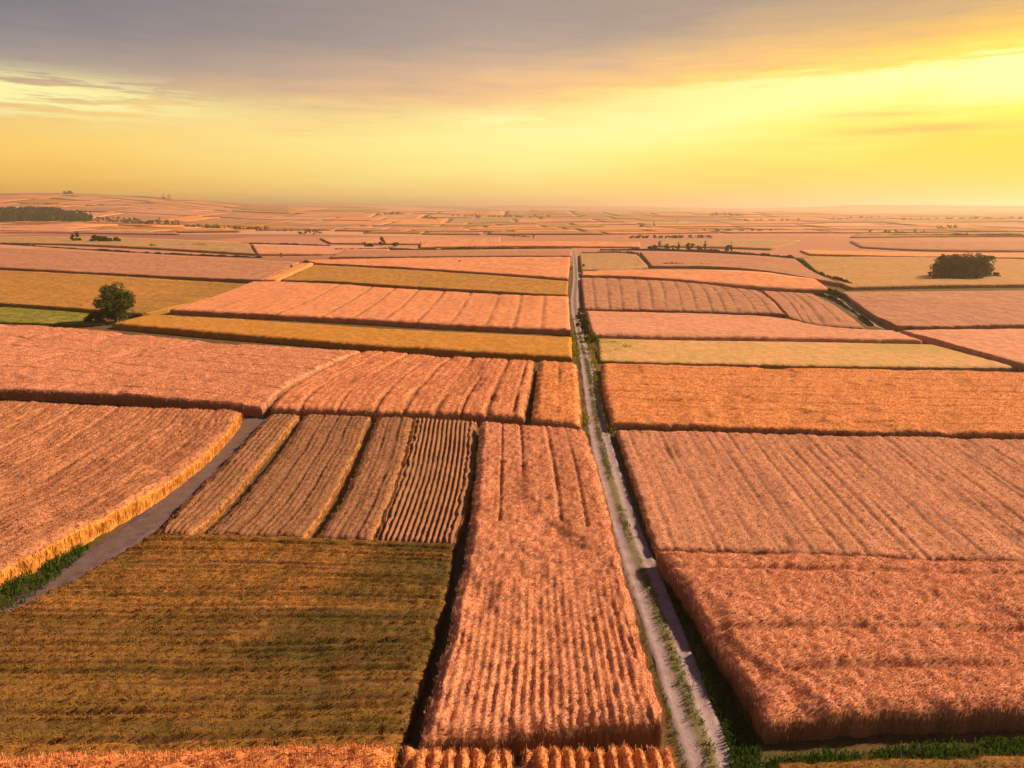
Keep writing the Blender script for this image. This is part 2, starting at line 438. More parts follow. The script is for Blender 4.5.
    field('wheat_field', 'long bright pink strip with slanting tracks between two mustard strips',
          [(170, 309), (250, 313), (350, 318), (450, 324), (570, 329)], [(253, 281), (300, 281), (400, 288), (480, 293), (568, 296)],
          L=[(215, 296)], H=1.2, pal='salmon', tram=[('v', x, .75) for x in (.3, .42, .5, .58, .66, .74, .82, .88, .94)], soil=.6)
    field('crop_field', 'brown mustard strip behind the bright pink strip, ending at the road',
          [(281, 280), (330, 281), (400, 286), (500, 292), (567, 295)], [(315, 265), (400, 269), (500, 276), (568, 281)], H=1.1, pal='ochre', rough=.07)
    field('wheat_field', 'pale lit ridge of crop with bushes at its top, left of the brown mustard strip',
          [(263, 280), (276, 280)], [(303, 262), (313, 263)], L=[(285, 269)], H=1.3, pal='orange', rough=.07)
    field('crop_field', 'mustard field behind the lone tree',
          [(-120, 299), (0, 303), (60, 307), (142, 314)], [(-120, 265), (0, 270), (100, 275), (200, 281), (250, 284)], Rr=[(175, 306), (215, 297)], H=1.1, pal='ochre', rough=.07,
          patchfn=lambda U, V, X, Y: .75 * sstep(.72, .95, U))
    field('meadow', 'small bright green meadow at the left edge beside the lone tree',
          [(-120, 318), (0, 322), (60, 324), (104, 324)], [(-120, 303), (0, 305), (60, 309), (106, 314)], H=.35, pal='green', cat='meadow')
    field('wheat_field', 'wide mauve pink field above the mustard field on the left',
          [(-120, 261), (0, 268), (100, 273), (200, 278), (262, 280)], [(-120, 246), (0, 247), (100, 252), (200, 257), (299, 262)], H=1.3, pal='mauve', rough=.07)
    field('wheat_field', 'bright pink field behind the brown mustard strip, left of the road',
          [(317, 263), (400, 267), (500, 274), (568, 279)], [(305, 260), (380, 258), (480, 257), (570, 257)], H=1.1, pal='salmon', rough=.07)
    field('wheat_field', 'thin greyish mauve strip left of the far end of the road',
          [(330, 257), (450, 256), (571, 256)], [(345, 250), (450, 250), (572, 250)], H=1.0, pal='mauve', rough=.07)
    # ---- right of the road
    def leftpar(x, y): return x
    field('wheat_field', 'broad furrowed mauve pink field right of the road, its lines fanning away',
          [(657, 546), (700, 548), (850, 553), (1330, 570)], [(617, 429), (700, 431), (850, 434), (1080, 440)], L=[(645, 510), (631, 470)], H=.85, pal='pink',
          rows=('v', .8), ramp=.04, tram=lines('v', 30, .26, .02, .99, .014), tufts=(48, .17, .04), trdepth=.12, soil=.5, patchfn=lambda U, V, X, Y: .45 + 0 * U)
    def stepf(U, V, X, Y): return .3 * np.exp(-((V - .25) / .06) ** 2) + .3 * (fbm(X / 4, Y / 2, 7, 2) - .4)
    field('wheat_field', 'tall rough orange wheat block at the lower right, dark front face above green grass',
          [(766, 714), (800, 711), (850, 708), (1000, 702), (1200, 697)], [(658, 547), (850, 554), (1120, 562)],
          L=[(753, 690), (721, 645), (703, 612), (681, 578)], H=1.6, pal='rust', rough=.10, tram=[('u', .86, .35), ('u', .44, .45), ('u', .2, .5, .1, 1)],
          tufts=(105, .19, .029), trdepth=.3, soil=.4, patchfn=stepf)
    field('wheat_field', 'broad orange field with crosswise lines right of the road, dark ditch along its front',
          [(613, 421), (700, 424), (850, 428), (1120, 433)], [(602, 363), (700, 365), (850, 368), (1120, 373)], L=[(604, 390)], H=1.25, pal='orange',
          rows=('u', 1.0), ramp=.04, tram=lines('u', 8, .36, .1, .92), tufts=(28, .18, .05), soil=.45)
    def pale(U, V, X, Y): return sstep(.55, .85, U) * sstep(.2, .75, V + .35 * (U - .6)) + .9 * sstep(.14, .0, U) * sstep(.2, .5, V)
    field('crop_field', 'pale straw strip tinged with green, behind the broad orange field',
          [(600, 360), (700, 363), (850, 366), (1018, 367)], [(598, 338), (700, 340), (850, 342), (932, 344)], H=.6, pal='straw', rough=.06, streak=.25, patchfn=lambda U, V, X, Y: .9 * pale(U, V, X, Y) * (.35 + .9 * fbm(X / 14, Y / 9, 12, 3)))
    field('wheat_field', 'smooth pink strip right of the road, in front of the mauve furrowed strip',
          [(592, 334), (700, 336), (850, 338), (922, 340)], [(586, 310), (690, 312), (784, 316), (820, 327), (893, 330)], H=1.25, pal='pink', rough=.06)
    field('wheat_field', 'mauve strip with slanting furrows right of the road',
          [(584, 308), (650, 309), (720, 311), (784, 313)], [(581, 277), (650, 279), (700, 283), (757, 290)], Rr=[(772, 299)], H=1.1, pal='mauve', rough=.07,
          tram=lines('v', 13, .7, .06, .94, .01), soil=.6)
    field('wheat_field', 'curved mauve wedge with fine furrows, left of the bending side track',
          [(789, 317), (812, 324), (835, 326), (864, 327)], [(762, 290), (785, 291), (810, 293)], L=[(777, 302)], Rr=[(850, 315), (832, 303)], H=1.0, pal='mauve', rough=.07,
          tram=[('v', .3, .8), ('v', .45, .5), ('v', .6, 1.0), ('v', .8, .5)], soil=.7)
    field('wheat_field', 'pale pink strip behind the slanting furrows right of the road',
          [(582, 275), (650, 277), (757, 288), (830, 290)], [(582, 271), (650, 269), (750, 270), (815, 279)], H=1.0, pal='salmon', rough=.06)
    field('crop_field', 'small greyish olive plot at the far end of the road',
          [(581, 270), (615, 270), (648, 266)], [(580, 254), (610, 253.5), (636, 254)], H=1.0, pal='sage', rough=.07)
    field('wheat_field', 'mauve field in front of the row of dark trees',
          [(652, 266), (700, 266), (760, 269), (842, 284)], [(640, 252), (700, 253), (750, 255), (795, 259)], Rr=[(812, 272)], H=1.0, pal='mauve', rough=.07,
          patchfn=lambda U, V, X, Y: 0 * U)
    field('wheat_field', 'wide brownish pink field right of the bending side track',
          [(897, 326), (960, 326), (1120, 322)], [(842, 292), (950, 291), (1120, 290)], L=[(868, 312)], H=1.2, pal='mauve', rough=.07)
    field('wheat_field', 'pink wedge of crop at the right edge above the dark green bank',
          [(944, 341), (980, 352), (1120, 392)], [(900, 330), (960, 329), (1120, 326)], H=1.2, pal='pink', rough=.07)
    field('crop_field', 'golden olive field around the dense dark grove',
          [(850, 287), (950, 285), (1120, 284)], [(802, 258), (860, 256), (1120, 262)], L=[(818, 273)], H=1.0, pal='dusty', rough=.07, patchfn=lambda U, V, X, Y: .2 * fbm(X / 60, Y / 60, 4))
    # ---- far strips
    FARS = [
        ('sage', 'pale straw strip below the dark left hand wood', [(-100, 243), (50, 243), (170, 249), (255, 254)], [(-100, 236), (50, 236), (150, 238), (248, 243)]),
        ('pink', 'pink strip between the broken boundary line and the long mauve pink field', [(258, 254), (330, 254), (390, 250)], [(252, 244), (330, 246), (388, 247)]),
        ('mauve', 'thin mauve strip below the first far wood on the left', [(-100, 233), (60, 232), (180, 234)], [(-100, 228), (60, 227), (170, 230)]),
        ('pink', 'pale pink strip behind the clump of trees left of centre', [(330, 243), (430, 244), (500, 242)], [(320, 238), (430, 238), (500, 237)]),
        ('salmon', 'pink strip just beyond the end of the road', [(420, 247), (500, 246), (640, 247)], [(420, 242), (500, 241), (640, 242)]),
        ('sage', 'pale buff strip behind the row of dark trees', [(660, 246), (720, 247), (770, 249)], [(660, 240), (730, 239), (800, 240)]),
        ('mauve', 'dull mauve strip far behind the dense grove', [(862, 247), (940, 251), (1120, 250)], [(850, 241), (940, 242), (1120, 239)]),
        ('orange', 'glowing orange strip behind the dense grove', [(810, 254), (930, 257), (1120, 259)], [(800, 250), (930, 253), (1120, 253)]),
        ('ochre', 'dark golden strip near the right horizon', [(850, 237), (940, 236), (1120, 236)], [(860, 233), (940, 233), (1120, 232)]),
    ]
    rr = random.Random(8)
    names = {'salmon': 'distant salmon pink crop plot in the patchwork toward the horizon', 'pink': 'distant pale pink crop plot in the patchwork toward the horizon',
             'mauve': 'distant dull mauve crop plot in the patchwork toward the horizon', 'orange': 'distant orange crop plot in the patchwork toward the horizon',
             'sage': 'distant greyish buff plot in the patchwork toward the horizon', 'ochre': 'distant dark ochre plot in the patchwork toward the horizon'}
    y = 640.0
    while y < 2500:
        dep = y * rr.uniform(.08, .14); x = -y * .8 - rr.uniform(0, 150)
        while x < y * .8:
            wd = rr.uniform(.16, .42) * y ** .5 * 28 ** .5 * 2.1; sh = rr.uniform(-.04, .04) * y; g = rr.uniform(4, 8)
            if rr.random() < .82:
                yy = y + rr.uniform(-.02, .02) * y; k = x / y * .06 * dep
                q = lambda u, v: np.array([x + u * (wd - g) + v * k, yy + v * (dep - g) + sh * (u - .5) * .35 + .02 * y * math.sin(x / 310 + u)])
                pal = rr.choice(['salmon', 'pink', 'pink', 'mauve', 'mauve', 'orange', 'sage', 'ochre'])
                e = [[q(t_, 0) for t_ in (0, .5, 1)], [q(t_, 1) for t_ in (0, .5, 1)], [q(0, t_) for t_ in (0, 1)], [q(1, t_) for t_ in (0, 1)]]
                field('crop_plot', names[pal], None, None, H=rr.uniform(.8, 1.5), pal=pal, rough=.07, world=e, group='distant patchwork of crop plots', streak=.8)
            x += wd
        y += dep
    for pal, lab, n, f in FARS:
        field('wheat_field', lab, n, f, H=.9, pal=pal, rough=.07)

# ------------------------------------------------------------------ ground
def build_ground():
    # terrain: a fan of rings, finer near the camera
    rad = [0.0, 12, 20]
    while rad[-1] < 11800: rad.append(rad[-1] * 1.028 + .8)
    rad = np.array(rad); ang = np.radians(np.r_[np.arange(-60, 60.01, .5), np.arange(66, 299, 6)])
    A, Rd = np.meshgrid(ang, rad)
    X, Y = np.sin(A) * Rd, np.cos(A) * Rd
    back = sstep(20, -300, Y)
    X = X * 1; Z = T(X, np.abs(Y)) * (1 - back)
    n, m = X.shape
    i = np.arange(n * m).reshape(n, m); j = np.roll(i, -1, 1)
    fc = np.stack([i[:-1], i[1:], j[1:], j[:-1]], -1).reshape(-1, 4)[m:]
    cap = np.stack([np.full(m, 0), i[1], j[1], np.full(m, 0)], -1)[:, :3]
    V = np.stack([X, Y, Z], -1).reshape(-1, 3)
    loops = np.r_[fc.ravel(), cap.ravel()]
    tot = np.r_[np.full(len(fc), 4), np.full(len(cap), 3)].astype(np.int32)
    st = np.r_[0, np.cumsum(tot)[:-1]].astype(np.int32)
    m_, t, out = new_mat('farmland')
    pos = t.new('ShaderNodeNewGeometry').outputs['Position']
    sx = t.new('ShaderNodeSeparateXYZ'); t.link(pos, sx.inputs[0])
    dist = t.math('SQRT', t.math('ADD', t.math('POWER', sx.outputs[0], 2), t.math('POWER', sx.outputs[1], 2)))
    # near: dark soil and grass between the plots
    g = t.ramp(t.noise(pos, .55, 4), [(.28, C(.05, .062, .014)), (.42, C(.095, .07, .028)), (.7, C(.15, .085, .042))])
    g = t.mix(t.math('MULTIPLY', t.noise(pos, 7, 4, .7), .5), g, C(.05, .04, .015))
    # far: patchwork of distant plots
    wob = t.new('ShaderNodeTexNoise'); t.link(t.mapping(pos, (.0016, .0016, 0)), wob.inputs['Vector']); wob.inputs['Scale'].default_value = 1
    wv = t.new('ShaderNodeVectorMath', operation='MULTIPLY_ADD'); t.link(wob.outputs['Color'], wv.inputs[0]); wv.inputs[1].default_value = (160, 160, 0); t.link(pos, wv.inputs[2])
    def cells(sx_, sy_, rot):
        v = t.new('ShaderNodeTexVoronoi', distance='CHEBYCHEV', voronoi_dimensions='2D')
        t.link(t.mapping(wv.outputs[0], (1 / sx_, 1 / sy_, 0), (0, 0, rot)), v.inputs['Vector']); v.inputs['Scale'].default_value = 1; v.inputs['Randomness'].default_value = .8
        s = t.new('ShaderNodeSeparateColor'); t.link(v.outputs['Color'], s.inputs[0])
        return s.outputs[0]
    pc = [(.0, C(.37, .165, .105)), (.16, C(.45, .215, .13)), (.30, C(.25, .115, .08)), (.42, C(.41, .21, .095)), (.54, C(.42, .175, .10)),
          (.66, C(.21, .12, .055)), (.76, C(.48, .25, .15)), (.88, C(.15, .095, .05))]
    c1 = t.ramp(cells(260, 95, .12), pc, 'CONSTANT'); c2 = t.ramp(cells(620, 250, -.2), pc, 'CONSTANT')
    c = t.mix(t.ramp(t.math('DIVIDE', dist, 5000), [(.25, 0), (.7, 1)]), c1, c2)
    big = t.noise(t.mapping(pos, (.0011, .003, 0)), 1, 3)
    c = t.mix(t.math('MULTIPLY', t.ramp(big, [(.45, 0), (.7, 1)]), .5), c, C(.3, .15, .085))
    far_ = t.ramp(t.math('DIVIDE', dist, 1000), [(.26, 0), (.40, 1)])
    c = t.mix(far_, g, c)
    b = t.new('ShaderNodeBump'); b.inputs['Strength'].default_value = .5; b.inputs['Distance'].default_value = .4
    t.link(t.noise(pos, .8, 4), b.inputs['Height'])
    principled(t, out, c, .95, b.outputs[0], .05)
    o = link('ground', mesh_np('ground', V, loops=loops.astype(np.int32), starts=st, totals=tot, mat=m_)); tag(o, kind='structure')
    return float(V[:, 2].min()), float(V[:, 2].max())

def strip(name, pts, widths, lift, mat, prof, ncross=13, step=.4):
    """a road: the traced centre line gets a real width, ruts and a crown"""
    P = np.array([at(x, y) for x, y in pts]); s = np.r_[0, np.cumsum(np.hypot(*np.diff(P, axis=0).T))]
    n = int(np.clip(s[-1] / step, 20, 900)); q = np.linspace(0, s[-1], n)
    Ps = P.copy()
    X = np.interp(q, s, P[:, 0]); Y = np.interp(q, s, P[:, 1])
    k = np.ones(15) / 15
    for _ in range(3):
        X[7:-7] = np.convolve(X, k, 'valid'); Y[7:-7] = np.convolve(Y, k, 'valid')
    w = np.interp(q, s, widths)
    dx, dy = np.gradient(X), np.gradient(Y); L = np.hypot(dx, dy); nx, ny = dy / L, -dx / L
    c = np.linspace(-1, 1, ncross)
    hw = w[:, None] * .5 * (1 + .10 * (fbm(q[:, None] / 2.2 + c[None] * 0, np.sign(c)[None] * 9 + 0 * q[:, None], 6, 3) - .5) * 2 * (np.abs(c) > .9))
    GX = X[:, None] + nx[:, None] * c * hw; GY = Y[:, None] + ny[:, None] * c * hw
    GZ = T(GX, GY) + lift + prof(c)[None] + .02 * (fbm(GX * 2, GY * 2, 3, 2) - .5)
    GZ[:, 0] -= lift + .03; GZ[:, -1] -= lift + .03
    i = np.arange(n * ncross).reshape(n, ncross)
    fc = np.stack([i[:-1, :-1], i[:-1, 1:], i[1:, 1:], i[1:, :-1]], -1).reshape(-1, 4)
    cc = np.broadcast_to(c, GX.shape).ravel()
    o = link(name, mesh_np(name, np.stack([GX, GY, GZ], -1).reshape(-1, 3), fc, mat=mat, attr={'cross': cc})); tag(o, kind='structure')
    return np.c_[X, Y], w, np.c_[nx, ny]

def road_mat(name, gravel, gravel2, mid, grass_amt):
    m, t, out = new_mat(name)
    pos = t.new('ShaderNodeNewGeometry').outputs['Position']
    cr = t.new('ShaderNodeAttribute', attribute_name='cross').outputs['Fac']
    n = t.noise(pos, 1.1, 4, .6); nf = t.noise(pos, 9, 3, .7); nl = t.noise(pos, .16, 2)
    c = t.mix(t.ramp(n, [(.35, 0), (.68, 1)]), gravel, gravel2)
    c = t.mix(t.math('MULTIPLY', t.ramp(nf, [(.45, 0), (.65, 1)]), .35), c, scale_c(gravel, .6))
    ac = t.math('ABSOLUTE', cr)
    g = t.math('ADD', ac, t.math('MULTIPLY', t.math('SUBTRACT', n, .5), .35))
    cen = t.ramp(g, [(.16, 1), (.34, 0)])
    cen = t.math('MULTIPLY', cen, t.math('MULTIPLY', t.ramp(nl, [(.3, .7), (.6, 1)]), grass_amt))
    c = t.mix(cen, c, mid)
    c = t.mix(t.ramp(g, [(.88, 0), (1.08, .95)]), c, mid)
    b = t.new('ShaderNodeBump'); b.inputs['Strength'].default_value = .6; b.inputs['Distance'].default_value = .05
    t.link(nf, b.inputs['Height'])
    principled(t, out, c, .95, b.outputs[0], .08)
    return m

def grass_patch(name, polys, dens, h, w, c1, c2, label=None, inside=None, cap=60000):
    m = straw_mat(name + '_blades', c1, c2, .35)
    Ps = []
    for poly in polys:
        Q = np.array([at(x, y) for x, y in poly])
        lo, hi = Q.min(0), Q.max(0); n = int(min((hi - lo).prod() * dens, 260000))
        p = RNG.uniform(lo, hi, (n, 2))
        ins = np.zeros(n, bool); j = len(Q) - 1
        for i in range(len(Q)):
            cnd = ((Q[i, 1] > p[:, 1]) != (Q[j, 1] > p[:, 1])) & (p[:, 0] < (Q[j, 0] - Q[i, 0]) * (p[:, 1] - Q[i, 1]) / (Q[j, 1] - Q[i, 1] + 1e-12) + Q[i, 0])
            ins ^= cnd; j = i
        p = p[ins]
        p = p[RNG.uniform(0, 1, len(p)) < .15 + 1.2 * fbm(p[:, 0] * .8, p[:, 1] * .8, 61, 2) ** 1.5]
        Ps.append(p)
    P = np.concatenate(Ps)[:cap]
    P3 = np.c_[P, T(P[:, 0], P[:, 1])]
    P3 = np.repeat(P3, 3, 0); P3[:, :2] += RNG.normal(0, w, (len(P3), 2))
    hh = h * RNG.uniform(.4, 1.3, len(P3)) * (.5 + np.repeat(fbm(P[:, 0] * .5, P[:, 1] * .5, 71, 2), 3))
    V, Fc, t = blades(P3, None, hh, w * RNG.uniform(.6, 1.4, len(P3)), RNG.uniform(0, 1, len(P3)), .6)
    o = link(name, mesh_np(name, V, Fc, mat=m, smooth=False, attr={'tone': t})); tag(o, label, 'grass', None, 'stuff')
    return o

def build_roads():
    gm = road_mat('dirt_track_surface', C(.235, .175, .185), C(.33, .25, .262), C(.13, .115, .045), .95)
    prof = lambda c: -.07 * np.exp(-((np.abs(c) - .52) / .25) ** 2) + .03 * np.exp(-(c / .2) ** 2)
    px = [(830, 1060), (764, 900), (735, 830), (711, 768), (695, 722), (678, 672), (669, 645), (653.5, 600), (631, 545), (619, 508), (608, 470), (599, 435), (593.5, 400), (587.5, 365), (582, 345), (579, 330), (576, 312), (575, 300), (576.5, 280), (576, 268), (574.5, 255), (573, 250)]
    wd = [2.45] * 7 + [2.5, 2.5, 2.5, 2.55, 2.5, 2.45, 2.4, 1.9, 1.8, 2.6, 2.8, 2.6, 2.8, 3.0, 3.0]
    rd = strip('dirt_road', px, wd, .13, gm, prof)
    pm = road_mat('side_path_surface', C(.085, .055, .063), C(.15, .10, .11), C(.12, .085, .04), .6)
    flat = lambda c: 0 * c
    pp = [(-60, 650), (20, 605), (75, 573), (125, 540), (170, 508), (205, 474), (232, 445), (251, 424), (262, 413)]
    strip('dirt_path', pp, [1.6, 1.8, 2.2, 2.9, 3.4, 3.4, 3.2, 3.2, 3.4], .08, pm, flat)
    tm = road_mat('bending_track_surface', C(.30, .21, .16), C(.36, .26, .19), C(.20, .16, .06), .3)
    strip('farm_track', [(812, 292), (830, 295), (845, 303), (858, 315), (875, 325), (900, 333), (936, 341)], [2.6] * 7, .12, tm, flat)
    cl, cw, cn = rd
    seg = np.hypot(*np.diff(cl, axis=0).T).sum(); n = 5200
    i_ = (RNG.uniform(0, 1, n) ** 1.0 * min(len(cl) - 2, int(110 / .4))).astype(int)
    off = np.where(RNG.uniform(0, 1, n) < .55, RNG.normal(0, .11, n), np.sign(RNG.uniform(-1, 1, n)) * (cw[i_] * .5 + RNG.uniform(-.06, .6, n)))
    gp = cl[i_] + cn[i_] * off[:, None] + RNG.normal(0, .12, (n, 2))
    gp = gp[fbm(gp[:, 0] * .45, gp[:, 1] * .45, 88, 3) > .42]
    gz = np.c_[np.repeat(gp, 3, 0) + RNG.normal(0, .05, (len(gp) * 3, 2)), np.repeat(T(gp[:, 0], gp[:, 1]), 3) + .08]
    gv, gf, gt = blades(gz, None, .17 * RNG.uniform(.4, 1.5, len(gz)), .04 * RNG.uniform(.6, 1.4, len(gz)), RNG.uniform(0, 1, len(gz)), .7)
    tag(link('track_grass', mesh_np('track_grass', gv, gf, mat=straw_mat('track_grass_blades', C(.16, .16, .03), C(.08, .095, .02), .35), smooth=False, attr={'tone': gt})),
        'thin grass growing between and beside the wheel ruts of the dirt road', 'grass', None, 'stuff')
    # grass
    dk1, dk2 = C(.07, .135, .016), C(.03, .065, .01)
    grass_patch('verge_grass', [[(656, 560), (672, 580), (692, 615), (705, 650), (735, 705), (765, 760), (1100, 735), (1100, 775), (790, 772), (800, 800), (735, 800), (724, 735), (700, 672), (684, 632), (668, 595)]],
                150, .32, .045, dk1, dk2, 'dark green grass between the dirt road and the tall wheat block')
    grass_patch('roadside_grass', [[(652, 672), (662, 702), (672, 735), (690, 800), (706, 850), (716, 850), (690, 776), (678, 735), (663, 690), (647, 645), (636, 612), (634, 615)],
                                   [(684, 688), (676, 658), (671, 646), (675, 642), (683, 665), (692, 690), (703, 722), (716, 760), (709, 762), (696, 725)],
                                   [(636, 560), (632, 548), (634, 546), (640, 560), (648, 585), (644, 585)]],
                45, .22, .04, C(.13, .17, .025), C(.07, .10, .02), 'short green grass on the ruts and edge of the dirt road')
    grass_patch('bank_grass', [[(-80, 680), (-80, 620), (0, 582), (40, 563), (75, 548), (95, 545), (60, 578), (30, 600), (0, 622)]], 55, .36, .05, dk1, dk2,
                'dark green grass bank below the glowing field edge at left')
    grass_patch('yellow_grass', [[(596, 362), (603, 395), (611, 422), (622, 428), (618, 440), (607, 432), (600, 405), (592, 370), (587, 350), (590, 345)],
                                 [(584, 338), (594, 336), (640, 341), (655, 348), (640, 353), (598, 358)],
                                 [(570, 336), (577, 336), (580, 360), (577, 362), (573, 357)],
                                 [(590, 426), (582, 426), (581, 415), (586, 408)]],
                10, .55, .12, C(.36, .28, .025), C(.16, .17, .02), 'tall yellow green grass along the road where it narrows')
    grass_patch('ditch_grass', [[(935, 343), (990, 352), (1080, 376), (1080, 384), (1010, 366), (960, 354)]], 6, .6, .2, C(.10, .12, .02), C(.05, .07, .012),
                'dark green grassy bank running diagonally at the right edge')

# ------------------------------------------------------------------ trees
def leaf_mat(name, c1, c2, trans=.25): return straw_mat(name, c1, c2, trans)
LEAF = {}
def leafm(k):
    if k not in LEAF:
        cs = {'dark': (C(.042, .050, .009), C(.018, .028, .006)), 'mid': (C(.10, .12, .02), C(.045, .065, .013)), 'far': (C(.13, .085, .045), C(.075, .055, .03)),
              'lone': (C(.075, .085, .014), C(.03, .042, .009)), 'yellow': (C(.22, .22, .025), C(.10, .13, .02))}[k]
        LEAF[k] = straw_mat(f'{k}_leaves', *cs)
    return LEAF[k]
BARK = None
def bark():
    global BARK
    if BARK is None:
        BARK, t, out = new_mat('bark')
        pos = t.new('ShaderNodeTexCoord').outputs['Object']
        principled(t, out, t.mix(t.noise(t.mapping(pos, (6, 6, 1)), 2, 4), C(.07, .045, .03), C(.14, .09, .06)), .95)
    return BARK

def tube(pts, rads, sides=7):
    V, Fc = [], []
    pts = [np.array(p, float) for p in pts]
    for i, (p, r) in enumerate(zip(pts, rads)):
        d = pts[min(i + 1, len(pts) - 1)] - pts[max(i - 1, 0)]; d /= np.linalg.norm(d) + 1e-9
        a = np.cross(d, [0, 1, .3]); a /= np.linalg.norm(a) + 1e-9; b = np.cross(d, a)
        for k in range(sides):
            th = 2 * math.pi * k / sides; V.append(p + (a * math.cos(th) + b * math.sin(th)) * r)
    for i in range(len(pts) - 1):
        for k in range(sides):
            Fc.append((i * sides + k, i * sides + (k + 1) % sides, (i + 1) * sides + (k + 1) % sides, (i + 1) * sides + k))
    return np.array(V), np.array(Fc)

def tree_meshes(h, w, nclump, nleaf, leaf, seed, shape='round', kind='dark', low=.12):
    rg = np.random.default_rng(seed)
    # clumps on and inside the crown volume
    cl = []
    while len(cl) < nclump:
        p = rg.uniform(-1, 1, 3); r = np.linalg.norm(p)
        if r > 1 or r < .35: continue
        z = p[2]
        k = {'round': 1 - .12 * max(0, z), 'cone': max(.12, .95 - .85 * (z + 1) / 2), 'column': .8, 'block': 1.0}[shape]
        cl.append((p[0] * w / 2 * k, p[1] * w / 2 * k, h * (low + (1 - low) * (z * .5 + .5))))
    cl = np.array(cl) * np.array([.86, .86, .95])
    cs = rg.uniform(.10, .19, nclump) * w
    per = nleaf // nclump
    L, tone = [], []
    for c, s in zip(cl, cs):
        q = rg.normal(0, 1, (per, 3)); q /= np.linalg.norm(q, axis=1)[:, None]
        q = c + q * (rg.uniform(.3, 1, per) ** .5)[:, None] * s * np.array([1, 1, .75])
        L.append(q); tone.append(np.clip(rg.uniform(0, 1) * .6 + rg.uniform(0, .4, per), 0, 1))
    L = np.concatenate(L); tone = np.concatenate(tone); n = len(L)
    L[:, 2] = np.maximum(L[:, 2], .05)
    a = rg.normal(0, 1, (n, 3)); a /= np.linalg.norm(a, axis=1)[:, None]
    b = np.cross(a, rg.normal(0, 1, (n, 3))); b /= np.linalg.norm(b, axis=1)[:, None]
    sz = (leaf * rg.uniform(.6, 1.4, n))[:, None]
    V = np.stack([L - a * sz, L + b * sz * .6, L + a * sz, L - b * sz * .6], 1).reshape(-1, 3)
    crown = mesh_np('crown', V, np.arange(4 * n).reshape(n, 4), mat=leafm(kind), smooth=False, attr={'tone': np.repeat(tone, 4)})
    TV, TF = tube([(0, 0, -.1), (0, 0, h * .15), (.02 * w, 0, h * .4), (0, .02 * w, h * .75)], [h * .045, h * .032, h * .024, h * .008])
    for i in range(5):
        c = cl[rg.integers(len(cl))]
        v2, f2 = tube([(0, 0, h * (.15 + .07 * i)), (c[0] * .5, c[1] * .5, (h * (.15 + .07 * i) + c[2]) / 2 + .03 * h), tuple(c)], [h * .018, h * .012, h * .004], 5)
        TF = np.r_[TF, f2 + len(TV)]; TV = np.r_[TV, v2]
    trunk = mesh_np('trunk', TV, TF, mat=bark())
    return trunk, crown

PROTO = {}
def tree(name, label, cat, px, py, hpx, wpx, shape='round', kind='dark', nclump=14, nleaf=420, seed=1, group=None, leaf=None, low=.1, world=None):
    g = at(px, py) if world is None else np.array(world)
    z = float(T(g[0], g[1])); D = math.hypot(g[0], g[1], CAM_H - z)
    h = hpx * D / F_PX; w = wpx * D / F_PX
    tr, cr = tree_meshes(h, w, nclump, nleaf, leaf if leaf else w * .075, seed, shape, kind, low)
    o = empty(name, (g[0], g[1], z)); tag(o, label, cat, group)
    link('trunk', tr, o); link('crown', cr, o)
    return o

